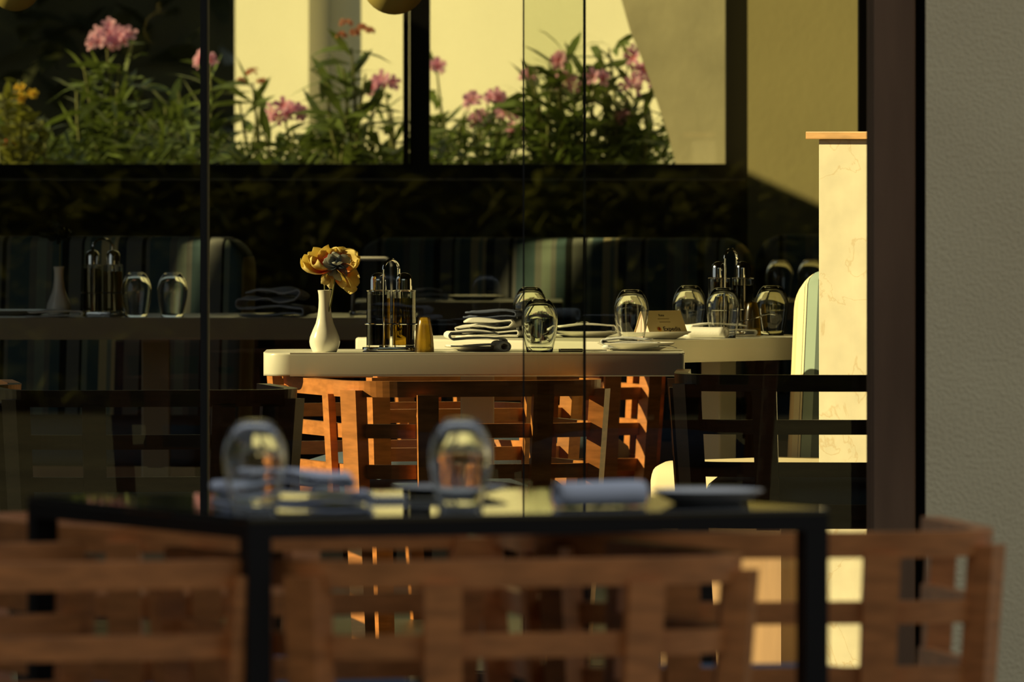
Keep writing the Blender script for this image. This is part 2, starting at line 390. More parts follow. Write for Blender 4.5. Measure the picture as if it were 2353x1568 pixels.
# olive side wall on the right behind the partition, slightly turned to the light
def wall_strip(name, a, b, z0, z1, t, m):
    a, b = Vector(a), Vector(b); d = (b - a).normalized(); nrm = Vector((-d.y, d.x)) * t
    bm = BM(); prism(bm, [tuple(a), tuple(b), tuple(b + nrm), tuple(a + nrm)], z0, z1)
    return struct(obj(name, bm, m))
wall_strip('wall_side', (X(1718, 31.85), 31.85), (X(2120, 31.74), 31.74), 0, 4.2, 0.1, M['olive'])
bm = BM(); box(bm, X(1974, 28), X(2000, 28), 28.0, 28.12, 0, 4.2); struct(obj('trim_3', bm, M['blackframe']), 'dark post beside the olive wall')

# glass front (Y = 20.3): three sliding panes
YG = 20.3
def gpane(name, x0, x1, y, seal_left, seal_right):
    root = bpy.data.objects.new(name, None); COL.objects.link(root); root['kind'] = 'structure'; root.location = ((x0 + x1) / 2, y, 0)
    dx = root.location.x
    bm = BM(); box(bm, x0 - dx, x1 - dx, -0.004, 0.004, 0.02, 2.3); obj('pane', bm, M['pane'], root)
    for s, x in ((seal_left, x0), (seal_right, x1)):
        if s:
            bm = BM(); box(bm, x - s / 2 - dx, x + s / 2 - dx, -0.006, 0.006, 0.0, 2.3); obj('edge_seal', bm, M['seal'], root)
    bm = BM(); box(bm, x0 - dx, x1 - dx, -0.012, 0.012, 0.0, 0.02); obj('floor_track', bm, M['blackframe'], root)
    return root
gpane('door_1', -3.4, X(462, YG), YG + 0.03, 0.012, 0)
gpane('door_2', X(480, YG), X(1343, YG), YG, 0, 0.0055)
gpane('door_3', X(1203, YG), X(1992, YG - 0.05), YG - 0.05, 0.0032, 0)
bm = BM(); box(bm, X(461, YG), X(477, YG), YG - 0.02, YG + 0.04, 0, 2.3); struct(obj('trim_4', bm, M['seal']), 'dark upright between glass panes')
bm = BM(); box(bm, X(476.5, YG), X(481, YG), YG - 0.024, YG + 0.0, 0, 2.3); struct(obj('trim_5', bm, M['litedge']), 'strip coloured as the lit edge of the upright')
bm = BM(); box(bm, -3.6, 4.0, YG - 0.06, YG + 0.08, 2.3, 4.2); struct(obj('trim_6', bm, M['blackframe']), 'header over the glass front')
# brown timber jamb and the stucco wall beside it
bm = BM(); box(bm, X(1991, 20.0), X(2104, 19.6), 19.6, 20.0, 0, 3.3, 0.004); struct(obj('door_4', bm, M['jamb']), 'brown timber door jamb')
bm = BM(); box(bm, X(2100, 19.72), X(2200, 19.7), 19.72, 20.3, 0, 3.3); struct(obj('trim_7', bm, M['blackframe']), 'black gap beside jamb')
bm = BM(); prism(bm, [(X(2127, 18.7), 18.7), (4.0, 18.7), (4.0, 19.7), (X(2136, 19.7), 19.7)], 0, 3.3); struct(obj('wall_front', bm, M['stucco']), 'grey beige stucco wall right of the jamb')

# ------------------------------------------------------------------ outdoors behind the windows
a = Vector((X(540, 38.6), 38.6)); d = Vector((0.8, -0.6)); nrm = Vector((-0.6, -0.8))
def q(u, v): p = a + d * u + nrm * v; return (p.x, p.y)
u1 = 0.345; dep = 0.125
bm = BM(); prism(bm, [q(0, 0), q(u1, 0), q(u1, -dep), q(3.9, -dep), q(3.9, -0.5), q(0, -0.5)], 0, 4.5)
struct(obj('wall_garden', bm, M['cream']), 'sunlit cream garden wall')
# flared buttress, in its own plane turned slightly
prof = [(1405, -700), (1418, -300), (1428, 0), (1448, 70), (1482, 150), (1512, 235), (1538, 310), (1556, 380), (1575, 470), (1600, 640), (1625, 900), (1900, 900), (1900, -700)]
YBt = 33.9
bm = BM()
c0 = X(1430, YBt)
front = [bm.verts.new((X(px, YBt) - c0, 0, max(0.0, Z(py, YBt)))) for px, py in prof]
back = [bm.verts.new((v.co.x, 0.35, v.co.z)) for v in front]
bm.faces.new(front); bm.faces.new(back[::-1])
for i in range(len(front)): bm.faces.new((front[i], front[(i + 1) % len(front)], back[(i + 1) % len(front)], back[i]))
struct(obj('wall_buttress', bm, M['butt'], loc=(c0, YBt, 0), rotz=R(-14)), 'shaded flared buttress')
# raised bed
bm = BM(); box(bm, -4.5, 2.0, 33.4, 37.0, 0, 0.92); struct(obj('trim_8', bm, M['ground']), 'raised planting bed')

# ------------------------------------------------------------------ plants
def leafblade(bm, p, dirv, L, wd, droop=0.35, grow=None, lay=None):
    dirv = Vector(dirv).normalized(); side = dirv.cross(Vector((0, 0, 1)))
    if side.length < 0.05: side = Vector((1, 0, 0))
    side.normalize(); nrmv = side.cross(dirv).normalized()
    rnd = random.uniform(-0.8, 0.8); side = (side * math.cos(rnd) + nrmv * math.sin(rnd)).normalized()
    prev = None
    for k, wf in enumerate((0.25, 1.0, 0.85, 0.0)):
        t = k / 3; c = Vector(p) + dirv * L * t + Vector((0, 0, -droop * L * t * t))
        cur = [bm.verts.new(c - side * wd / 2 * wf), bm.verts.new(c + side * wd / 2 * wf)] if wf > 0 else [bm.verts.new(c)]
        if prev:
            if len(cur) == 2: bm.faces.new((prev[0], prev[1], cur[1], cur[0]))
            else: bm.faces.new((prev[0], prev[1], cur[0]))
        prev = cur
def rdir(zmin=-0.2, zmax=0.9):
    a = random.uniform(0, 2 * math.pi); z = random.uniform(zmin, zmax); r = math.sqrt(max(0, 1 - z * z)); return Vector((r * math.cos(a), r * math.sin(a), z))
def floret(bm, p, nrm, r, lay, petals=5):
    nrm = Vector(nrm).normalized(); a = nrm.cross(Vector((0.3, 0.2, 1))).normalized(); b = nrm.cross(a)
    c = bm.verts.new(Vector(p) - nrm * r * 0.25); c[lay] = 0.0
    for k in range(petals):
        an = 2 * math.pi * k / petals; vs = []
        for da, rr, up in ((-0.5, 0.55, 0.05), (-0.35, 0.95, 0.22), (0.0, 1.05, 0.3), (0.35, 0.95, 0.2), (0.5, 0.55, 0.05)):
            th = an + da; v = bm.verts.new(Vector(p) + (a * math.cos(th) + b * math.sin(th)) * r * rr + nrm * r * up); v[lay] = rr; vs.append(v)
        bm.faces.new([c] + vs)
def blossom(parent, p, rad, n, m, r=0.016, name='blossom'):
    bm = BM(); lay = bm.verts.layers.float.new('grow')
    for _ in range(n):
        dv = rdir(-0.3, 1.0)
        floret(bm, Vector(p) + Vector((dv.x, dv.y, dv.z * 0.85)) * rad * random.uniform(0.45, 1.0), dv + Vector((-0.2, -0.7, 0.2)), r * random.uniform(0.8, 1.2), lay)
    return obj(name, bm, m, parent, fix=False)
def oleander(name, label, Y, base_px, stems, blooms, leafm='leaf', L=0.19, wd=0.030, density=0.85, group='flowering shrubs behind the windows'):
    """stems: (px, py) tips; blooms: (px, py, radius px, kind)."""
    bx = X(base_px, Y); root = thing(name, label, 'shrub', (bx, Y, 0.92), 0, group)
    def loc(px, py, dy=0.0): return Vector((X(px, Y) - bx, dy, Z(py, Y) - 0.92))
    bs = BM(); bl = BM()
    for i, (px, py) in enumerate(stems):
        tip = loc(px, py, random.uniform(-0.15, 0.15)); base = Vector((tip.x * 0.35, tip.y * 0.3, 0.0))
        pts = [base.lerp(tip, t) + Vector((0.02 * math.sin(3 * t + i), 0, 0)) for t in (0, .25, .5, .75, 1)]
        tube(bs, pts, 0.007, 5, taper=[1.5, 1.2, 1.0, 0.8, 0.5])
        nl = int(tip.length / 0.022 * density)
        for k in range(nl):
            t = random.uniform(0.25, 1.0); p = base.lerp(tip, t); dv = rdir(0.0, 0.9)
            leafblade(bl, p, dv, L * random.uniform(0.65, 1.1), wd * random.uniform(0.8, 1.2), random.uniform(0.0, 0.5))
    obj('stem', bs, M['stem'], root, True); obj('foliage', bl, M[leafm], root, fix=False)
    for (px, py, rp, kind) in blooms:
        rad = 1.2 * rp * Y / F; p = loc(px, py, random.uniform(-0.12, 0.02))
        if kind == 'bud':
            bm = BM(); lay = bm.verts.layers.float.new('grow')
            for _ in range(14):
                dv = rdir(0.1, 1.0); leaf_p = p + Vector((dv.x, dv.y, dv.z)) * rad * random.uniform(.5, 1)
                floret(bm, leaf_p, dv, 0.009, lay)
            obj('bud', bm, M['redbud'], root, fix=False)
        else: blossom(root, p, rad, 9 if rp > 30 else 6, M[kind], r=(0.027 if kind == 'pink' else 0.014))
    return root
oleander('oleander_shrub', 'pink-flowered oleander against the dark background, large double cluster on top', 35.0, 245,
         [(245, 110), (205, 150), (290, 150), (180, 200), (320, 205), (240, 180), (265, 230), (210, 250)], [(250, 75, 34, 'pink'), (230, 100, 26, 'pink'), (283, 95, 28, 'pink')], density=1.0)
oleander('lantana_shrub', 'yellow-green shrub with orange-yellow blossom at the far left', 34.4, 40,
         [(40, 185), (20, 215), (70, 240), (0, 230), (90, 270), (45, 280), (30, 300), (110, 300)], [(60, 210, 20, 'yellowfl'), (42, 226, 16, 'yellowfl'), (28, 335, 16, 'redfl'), (75, 215, 12, 'yellowfl')], 'leaf2', L=0.075, wd=0.03, density=1.6)
oleander('oleander_shrub', 'oleander with one pink bloom right behind the dark glass upright', 35.3, 440,
         [(478, 150), (420, 210), (390, 240), (440, 250), (500, 280), (370, 290)], [(478, 140, 22, 'pink')], density=0.9)
oleander('oleander_shrub', 'thin budding oleander at the left end of the cream wall', 35.6, 580,
         [(580, 190), (560, 230), (610, 240), (590, 300)], [(580, 172, 16, 'bud'), (600, 190, 10, 'bud'), (556, 190, 9, 'bud')], density=0.55)
oleander('oleander_shrub', 'low oleander with a round dusky pink cluster left of the pilaster', 34.8, 655,
         [(655, 280), (620, 310), (690, 300), (640, 330), (700, 340)], [(655, 255, 34, 'pink'), (640, 270, 20, 'pink'), (680, 262, 20, 'pink')], density=0.8)
oleander('oleander_shrub', 'tallest oleander with bare red buds, left of the wide window mullion', 34.6, 800,
         [(805, 110), (800, 160), (765, 190), (845, 170), (790, 240), (740, 230), (850, 250), (770, 300), (880, 300)], [(795, 60, 15, 'bud'), (832, 68, 14, 'bud'), (815, 80, 14, 'bud'), (850, 75, 10, 'bud'), (785, 85, 10, 'bud')], L=0.21, wd=0.032, density=0.7)
oleander('oleander_shrub', 'oleander with mauve pink cluster close to the wide window mullion', 35.2, 890,
         [(885, 210), (910, 250), (860, 270), (905, 310)], [(885, 190, 24, 'pink'), (862, 205, 14, 'pink')], density=0.8)
oleander('oleander_shrub', 'short oleander with a lone small pink flower right of the mullion', 36.2, 1010,
         [(1002, 165), (1030, 260), (1000, 280), (1060, 300)], [(1002, 157, 14, 'pink')], density=0.6)
oleander('oleander_shrub', 'oleander with hanging pink clusters in the middle of the right window', 34.9, 1110,
         [(1090, 250), (1130, 230), (1160, 260), (1060, 290), (1110, 300), (1190, 280)], [(1085, 235, 24, 'pink'), (1097, 275, 18, 'pink'), (1130, 225, 24, 'pink'), (1160, 260, 22, 'pink'), (1185, 300, 14, 'pink')], density=0.8)
oleander('oleander_shrub', 'bushy oleander seen through the overlapping glass panes', 34.6, 1280,
         [(1215, 170), (1240, 190), (1300, 120), (1270, 180), (1330, 150), (1310, 200), (1360, 190), (1240, 260), (1300, 270), (1350, 280), (1220, 290)], [(1215, 180, 20, 'pink'), (1300, 190, 20, 'pink'), (1372, 180, 18, 'pink'), (1290, 140, 12, 'pink')], L=0.20, density=1.1)
oleander('oleander_shrub', 'oleander with pink blooms against the shaded buttress', 34.7, 1430,
         [(1380, 130), (1410, 110), (1455, 150), (1470, 210), (1430, 220), (1400, 250), (1480, 260), (1500, 310), (1440, 300), (1380, 310)], [(1460, 130, 20, 'pink'), (1450, 205, 24, 'pink'), (1480, 190, 16, 'pink'), (1430, 275, 14, 'pink'), (1475, 160, 12, 'pink')], L=0.19, density=1.1)
# low undergrowth along the bed, nobody could count it
bm = BM()
for _ in range(2600):
    px = random.uniform(-60, 1590); Y = random.uniform(34.42, 35.4); top = 300 + 30 * math.sin(px / 70.0) + 18 * math.sin(px / 23.0)
    if 540 < px < 960: top += 45
    py = random.uniform(top, 440)
    leafblade(bm, P(px, py, Y), rdir(0.0, 0.9), random.uniform(0.07, 0.13), random.uniform(0.012, 0.024), random.uniform(0, .5))
o = obj('undergrowth', bm, M['leaf'], fix=False); o['kind'] = 'stuff'; o['label'] = 'low green undergrowth at the foot of the shrubs'; o['category'] = 'undergrowth'
# dark trees far behind on the left
bm = BM(); box(bm, -9, X(560, 44), 44.3, 45.2, 0, 4.2)
for _ in range(2500):
    p = Vector((random.uniform(-9, X(590, 44)), random.uniform(43.6, 44.4), random.uniform(0, 4.3))); leafblade(bm, p, rdir(-.3, .9), random.uniform(.15, .35), random.uniform(.06, .12))
o = obj('hedge', bm, M['leafdark'], fix=False); tag(o, 'dark tall hedge filling the left of the garden', 'hedge')
# greenery behind the camera, mirrored in panes; trees made tall to block low sky
bm = BM(); box(bm, -16, 16, -8.0, -7.2, 0, 7.0)
o = obj('hedge', bm, M['treedark']); tag(o, 'unseen trees made tall to block low sky, mirrored in the glass', 'hedge')
bm = BM()
for _ in range(3800):
    p = Vector((random.uniform(-2.6, 2.6), random.uniform(-6.9, -6.0), 1.05 * random.random() ** 0.8)); leafblade(bm, p, rdir(-.3, .9), random.uniform(.12, .30), random.uniform(.03, .08))
o = obj('shrub', bm, M['leaf2'], fix=False); tag(o, 'sunny border shrub across the terrace, mirrored in the glass', 'shrub')

# ------------------------------------------------------------------ chairs
CW, CD, CT = 0.285, 0.29, 0.695          # half width, half depth of the U plan, top height
def chair_plan(t):
    """t in [-1,1] along the U from the left tip round the back to the right tip; local +y is the way the chair faces."""
    n = 4.6; a = math.pi * (1.0 - t) / 2 if False else None
    ang = -math.pi / 2 + t * math.pi / 2                # -pi .. 0 : left tip, back, right tip
    c, s = math.cos(ang), math.sin(ang)
    x = CW * math.copysign(abs(c) ** (2 / n), c); y = CD * 0.95 + CD * math.copysign(abs(s) ** (2 / n), s) - CD * 0.95 + CD
    if abs(t) > 0.999: y = CD
    return x, y
def chair_path(n=40, ext=0.26):
    pts = []
    for k in range(n + 1):
        t = -1 + 2 * k / n; pts.append(chair_plan(t))
    left = [(-CW, CD + ext * j / 4) for j in range(4, 0, -1)]; right = [(CW, CD + ext * j / 4) for j in range(1, 5)]
    return left + pts + right
def taperf(z): return 0.86 + 0.14 * (z / CT)
def at_taper(x, y, z):
    f = taperf(z); return Vector((x * f, CD + (y - CD) * f, z))
def band(bm, path, z0, z1, t, off=0.0):
    n = len(path); rows = []
    for i in range(n):
        p, qq = path[max(i - 1, 0)], path[min(i + 1, n - 1)]
        tx, ty = qq[0] - p[0], qq[1] - p[1]; L = math.hypot(tx, ty); nx, ny = ty / L, -tx / L       # outward (away from the seat)
        x, y = path[i]
        row = []
        for z in (z0, z1):
            for o_ in (off - t / 2, off + t / 2): row.append(bm.verts.new(at_taper(x + nx * o_, y + ny * o_, z)))
        rows.append(row)
    for a, b in zip(rows, rows[1:]):
        for i, j in ((0, 1), (1, 3), (3, 2), (2, 0)): bm.faces.new((a[i], a[j], b[j], b[i]))
    for r_ in (rows[0], rows[-1]): bm.faces.new((r_[0], r_[1], r_[3], r_[2]))
def upright(bm, path, i, z0, z1, w, t, off):
    p, qq = path[max(i - 1, 0)], path[min(i + 1, len(path) - 1)]
    tx, ty = qq[0] - p[0], qq[1] - p[1]; L = math.hypot(tx, ty); tx /= L; ty /= L; nx, ny = ty, -tx
    x, y = path[i]; bt = []
    for z in (z0, z1):
        cor = [(x + tx * sx * w / 2 + nx * (off + sy * t / 2), y + ty * sx * w / 2 + ny * (off + sy * t / 2)) for sx, sy in ((-1, -1), (1, -1), (1, 1), (-1, 1))]
        bt.append([at_taper(cx, cy, z) for cx, cy in cor])
    hexa(bm, bt[0], bt[1])
def make_chair(name, label):
    t = thing(name, label, 'chair')
    path = chair_path()
    bm = BM(); band(bm, path, 0.660, CT, 0.026); obj('top_rail', bm, M['wood'], t)
    for z0, z1 in ((0.570, 0.601), (0.481, 0.512), (0.392, 0.423)):
        bm = BM(); band(bm, path, z0, z1, 0.018); obj('back_rail', bm, M['wood'], t)
    def nearest(x, y): return min(range(len(path)), key=lambda i: (path[i][0] - x) ** 2 + (path[i][1] - y) ** 2)
    for x in (-0.115, 0.115):
        bm = BM(); upright(bm, path, nearest(x, 0), 0.37, 0.665, 0.046, 0.016, 0.017); obj('slat', bm, M['wood'], t)
    for s in (-1, 1):
        bm = BM(); upright(bm, path, nearest(s * CW, 0.16), 0.37, 0.665, 0.042, 0.016, 0.017); obj('slat', bm, M['wood'], t)
        bm = BM(); upright(bm, path, nearest(s * CW * 0.985, 0.05), 0.0, 0.675, 0.046, 0.034, 0.016); obj('leg', bm, M['wood'], t)
        bm = BM(); upright(bm, path, nearest(s * CW, 0.535), 0.0, 0.675, 0.044, 0.034, 0.016); obj('leg', bm, M['wood'], t)
    inner = [(x * 0.93, CD + (y - CD) * 0.93) for x, y in path]
    bm = BM(); prism(bm, [tuple(at_taper(x, y, 0.40).xy) for x, y in inner], 0.372, 0.408); obj('seat_frame', bm, M['wood'], t)
    bm = BM(); rings = []
    for sc, z in ((0.90, 0.409), (0.985, 0.415), (1.0, 0.43), (0.985, 0.450), (0.90, 0.469), (0.7, 0.487), (0.4, 0.497)):
        rings.append([bm.verts.new((x * 0.93 * sc * 0.91, CD + 0.04 + (y * 0.93 - CD * 0.93 - 0.02) * sc * 0.9, z)) for x, y in path])
    for a_, b_ in zip(rings, rings[1:]):
        for i in range(len(a_)): bm.faces.new((a_[i], a_[(i + 1) % len(a_)], b_[(i + 1) % len(a_)], b_[i]))
    bm.faces.new(rings[0]); bm.faces.new(rings[-1])
    obj('seat', bm, M['seat_fabric'], t, 60)
    return t
GC = 'low lattice-back wooden armchairs'
def face(dx, dy): return math.atan2(-dx, dy)
# front table frame
TH = R(22.0); e1 = Vector((math.cos(TH), math.sin(TH))); e2 = Vector((-math.sin(TH), math.cos(TH)))
N0 = Vector((-0.333, 13.18))
ch = make_chair('lattice_armchair', 'lattice armchair seen from behind, in front of the black table at centre')
ch['group'] = GC
cw_ = Vector((-math.sin(R(20)), math.cos(R(20))))
ch.location = (0.036, 13.24, 0); ch.rotation_euler = (0, 0, R(20)); ch.scale = (1.08, 1, 1)
A_ = [
 ('lattice armchair side-on at the lower left corner, cut by the frame', (-0.963, 13.30), face(*e1), None),
 ('lattice armchair beyond the far left edge of the black table', (-0.69, 14.55), face(*e1), None),
 ('brown lattice armchair on the right before the stucco wall', (0.362, 14.12), R(8), None),
 ('dark lattice armchair with sunlit orange arm, tucked under the white vase table', (-0.062, 22.80), R(16), (1.03, 1, 1)),
 ('black-looking lattice armchair before the marble partition', (0.690, 22.45), R(-2), (1.16, 1, 1.03)),
 ('dim reddish armchair in the dark left of the white vase table', (-0.745, 21.96), R(10), None),
 ('lattice armchair with sunlit rails tucked in behind the white table', (0.08, 24.46), R(112), None),
 ('blurred armchair with lit upright below the right end of the white table', (0.33, 26.4), R(104), None),
 ('dark armchair at the left edge behind the glass', (-1.36, 22.35), R(6), None),
]
for lab, (x, y), th, scl in A_:
    c = dup(ch, lab, (x, y, 0), th, GC, scl)
    if 'black-looking' in lab or lab.startswith('dim reddish') or lab.startswith('dark armchair'):     # chairs in shade get the darkened teak
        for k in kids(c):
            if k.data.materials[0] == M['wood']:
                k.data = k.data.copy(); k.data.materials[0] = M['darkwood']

# ------------------------------------------------------------------ tables
# front table: black frame with glass top
ft = thing('outdoor_table', 'black square table with glossy dark top in the foreground', 'table', (N0.x, N0.y, 0), TH)
TA, TB, TL = 0.80, 0.84, 0.032
bm = BM(); box(bm, 0.0, TA, 0.0, TB, 0.742, 0.750, 0.0015); obj('tabletop', bm, M['blackglass'], ft)
bm = BM()
for (x0, x1, y0, y1) in ((0, TA, 0, TL), (0, TA, TB - TL, TB), (0, TL, TL, TB - TL), (TA - TL, TA, TL, TB - TL)): box(bm, x0, x1, y0, y1, 0.722, 0.742)
obj('apron', bm, M['blackmetal'], ft)
for x in (0, TA - TL):
    for y in (0, TB - TL):
        bm = BM(); box(bm, x, x + TL, y, y + TL, 0, 0.722); obj('leg', bm, M['blackmetal'], ft)
def fpt(u, v): p = N0 + e1 * u + e2 * v; return p        # world xy on the front table

def slab_table(name, label, loc, rotz, w, dpt, ztop, r, ped=(None, None), thick=0.052, pw=0.075, m='white', group='white dining tables'):
    t = thing(name, label, 'table', (loc[0], loc[1], 0), rotz, group)
    bm = BM(); prism(bm, rrect(0, w, 0, dpt, r), ztop - thick, ztop, 0.006); obj('tabletop', bm, M[m], t, 30)
    cx, cy = (ped[0] if ped[0] is not None else w / 2), (ped[1] if ped[1] is not None else dpt / 2)
    bm = BM(); box(bm, cx - pw / 2, cx + pw / 2, cy - pw / 2, cy + pw / 2, 0.03, ztop - thick, 0.004); obj('pedestal', bm, M[m], t)
    bm = BM(); prism(bm, rrect(cx - 0.16, cx + 0.16, cy - 0.11, cy + 0.11, 0.04), 0.0, 0.03, 0.005); obj('base', bm, M['blackmetal'], t, 30)
    return t
YM = 23.08
mx0, mx1 = X(604, YM), X(1573.5, YM)
slab_table('dining_table', 'white table with thick rounded top holding the flower vase', (mx0, YM), 0, mx1 - mx0, 0.42, 0.75, [0.06, 0.012, 0.03, 0.06], ped=(X(1097, 23.38) - mx0, 0.30))
RN = Vector((0.224, 24.05)); RT = 0.755; rr = Vector((0.66, 0.75)).normalized()
slab_table('dining_table', 'sunlit white table behind, turned with its corner towards us', RN, math.atan2(rr.y, rr.x), 0.95, 0.80, RT, 0.02, ped=(0.70, 0.262), pw=0.06)
slab_table('dining_table', 'white table on the left, its colour dimmed to look shaded', (X(-260, 27.5), 27.5), 0, X(955, 27.5) - X(-260, 27.5), 0.72, 0.75, 0.03, thick=0.058, m='whitedim')
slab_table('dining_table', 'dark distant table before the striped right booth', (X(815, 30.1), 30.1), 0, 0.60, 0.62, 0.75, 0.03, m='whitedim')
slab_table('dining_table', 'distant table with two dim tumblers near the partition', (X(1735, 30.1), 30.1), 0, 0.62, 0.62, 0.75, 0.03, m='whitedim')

# ------------------------------------------------------------------ booths
def booth(name, label, loc, rotz, L, m, back_h=0.92, seat_h=0.46, seat_d=0.45, bt=0.16, lean=0.05, seatm='cream_fabric', r=0.09):
    """local x along the length, seat towards local -y, the back's front face at y = 0."""
    t = thing(name, label, 'booth', (loc[0], loc[1], 0), rotz, 'upholstered booths')
    bm = BM(); prof = []
    n = 8
    pts = [(0.0, seat_h - 0.06)] + [(0.0 + 0.0 * k, 0) for k in ()]
    # back: outline in x,z with rounded upper corners, extruded in y with a soft top
    out = []
    for k in range(n + 1):
        a_ = math.pi - math.pi / 2 * k / n; out.append((r + r * math.cos(a_), back_h - r + r * math.sin(a_)))
    for k in range(n + 1):
        a_ = math.pi / 2 - math.pi / 2 * k / n; out.append((L - r + r * math.cos(a_), back_h - r + r * math.sin(a_)))
    out = [(0.0, 0.10)] + out + [(L, 0.10)]
    layers = []
    for y, ins in ((0.0, 0.022), (0.006, 0.010), (0.022, 0.0), (bt - 0.022, 0.0), (bt - 0.006, 0.010), (bt, 0.022)):
        row = []
        for x, z in out:
            cx = min(max(x, 0.10), L - 0.10); cz = min(z, back_h - 0.10); dx, dz = x - cx, z - cz; Ld = math.hypot(dx, dz)
            f = (Ld - ins) / Ld if Ld > 1e-6 else 1
            xx, zz = cx + dx * f, cz + dz * f
            row.append(bm.verts.new((xx, y + lean * (zz - seat_h) / (back_h - seat_h), zz)))
        layers.append(row)
    for a_, b_ in zip(layers, layers[1:]):
        for i in range(len(a_)): bm.faces.new((a_[i], a_[(i + 1) % len(a_)], b_[(i + 1) % len(a_)], b_[i]))
    bm.faces.new(layers[0]); bm.faces.new(layers[-1][::-1])
    obj('backrest', bm, m, t, 50)
    bm = BM(); box(bm, -0.0, L, -seat_d, -0.012, seat_h - 0.13, seat_h, 0.0)
    bmesh.ops.bevel(bm, geom=bm.edges[:], offset=0.045, segments=5, affect='EDGES', profile=0.5)
    obj('seat', bm, M[seatm], t, 50)
    bm = BM(); box(bm, 0.02, L - 0.02, -seat_d + 0.04, 0.0, 0.0, seat_h - 0.131); obj('plinth', bm, M['jamb'], t)
    return t
booth('booth', 'dim striped booth at the left behind the shaded table', (X(551, 28.75) - 1.16 * math.cos(R(13)), 28.75 + 1.16 * math.sin(R(13))), R(-13), 1.16, M['booth'], seatm='seat_fabric', back_h=Z(545, 28.78), seat_d=0.45)
booth('booth', 'long striped booth at the back under the right window', (X(1712, 31.05) - 1.19 * math.cos(R(10)), 31.05 + 1.19 * math.sin(R(10))), R(-10), 1.19, M['booth'], seatm='seat_fabric', back_h=Z(547, 31.3), seat_d=0.42)
booth('booth', 'dark striped booth end far back left of the partition', (X(1738, 31.2), 31.2), 0, 0.6, M['booth'], seatm='seat_fabric', back_h=Z(540, 31.2), seat_d=0.42)
# sunlit booth end: faces left and towards us
bn = Vector((-0.66, -0.75)); bu = Vector((0.75, -0.66))
booth('booth', 'sunlit cream and teal striped booth end beside the marble partition', (X(1798, 24.3), 24.3), math.atan2(bu.y, bu.x), 0.40, M['booth_lit'], back_h=Z(620, 24.32), seat_h=0.485, seat_d=0.50, bt=0.14, lean=0.03)

# marble partition with a wooden cap
YPL = 23.66
pl = Vector((X(1881, YPL), YPL)); pr = pl + bu * 0.55; th = -bn * 0.14
pt = bpy.data.objects.new('pillar', None); COL.objects.link(pt); pt.location = (pl.x, pl.y, 0); pt.rotation_euler = (0, 0, math.atan2(bu.y, bu.x)); struct(pt, 'low marble partition with wooden cap')
zt = Z(320, YPL)
bm = BM(); box(bm, 0, 0.55, 0, 0.14, 0, zt, 0.003); obj('marble_face', bm, M['marble'], pt)
bm = BM(); box(bm, -0.022, 0.57, -0.02, 0.16, zt, zt + 0.0175, 0.002); obj('cap', bm, M['capwood'], pt)

# ------------------------------------------------------------------ tableware builders
def tumbler(label, loc, group='upside-down tumblers'):
    t = thing('tumbler', label, 'glass', loc, 0, group)
    outp = [(0.0285, 0.0), (0.0312, 0.012), (0.0362, 0.035), (0.0396, 0.056), (0.0405, 0.070), (0.0395, 0.081), (0.0370, 0.091), (0.0332, 0.1005), (0.0285, 0.1085), (0.0235, 0.1140), (0.0190, 0.1168), (0.0150, 0.1178), (0.0, 0.1172)]
    inn = [(0.0, 0.1125), (0.0140, 0.1122), (0.0205, 0.1100), (0.0262, 0.1050), (0.0310, 0.0980), (0.0350, 0.0892), (0.0377, 0.0800), (0.0388, 0.0700), (0.0379, 0.0560), (0.0347, 0.0350), (0.0299, 0.0120), (0.0274, 0.0)]
    bm = BM(); lathe(bm, outp + inn, 48, close=True); bmesh.ops.remove_doubles(bm, verts=bm.verts[:], dist=1e-6); obj('bowl', bm, M['glass'], t, 80)
    return t
TUM = tumbler('upside-down tumbler on the black table, nearer the left table leg', (0, 0, 0.75))
def put_tumbler(label, px, Y, z, s=1.0):
    return dup(TUM, label, (X(px, Y), Y, z), random.uniform(0, 6), 'upside-down tumblers', (s, s, s))
TUM.location = (X(585, 13.36), 13.36, 0.75)
put_tumbler('upside-down tumbler at the centre of the black table', 1058, 13.44, 0.75)
put_tumbler('upside-down tumbler on the white vase table', 1240, 23.16, 0.75)
put_tumbler('upside-down tumbler just behind the one on the vase table', 1218, 24.66, RT)
put_tumbler('upside-down tumbler left of the tent card', 1451, 24.22, RT)
put_tumbler('upside-down tumbler between tent card and right cruet', 1584, 24.88, RT)
put_tumbler('upside-down tumbler directly before the right cruet set', 1662, 24.52, RT)
put_tumbler('upside-down tumbler beside the sunlit booth end', 1773, 24.85, RT)
put_tumbler('left of two bright-rimmed tumblers on the shaded table', 313, 27.62, 0.75)
put_tumbler('right of two bright-rimmed tumblers on the shaded table', 396, 27.60, 0.75)
put_tumbler('dim distant tumbler above the sunlit booth end', 1791, 30.3, 0.75)
put_tumbler('dim distant tumbler half hidden by the marble partition', 1864, 30.4, 0.75)

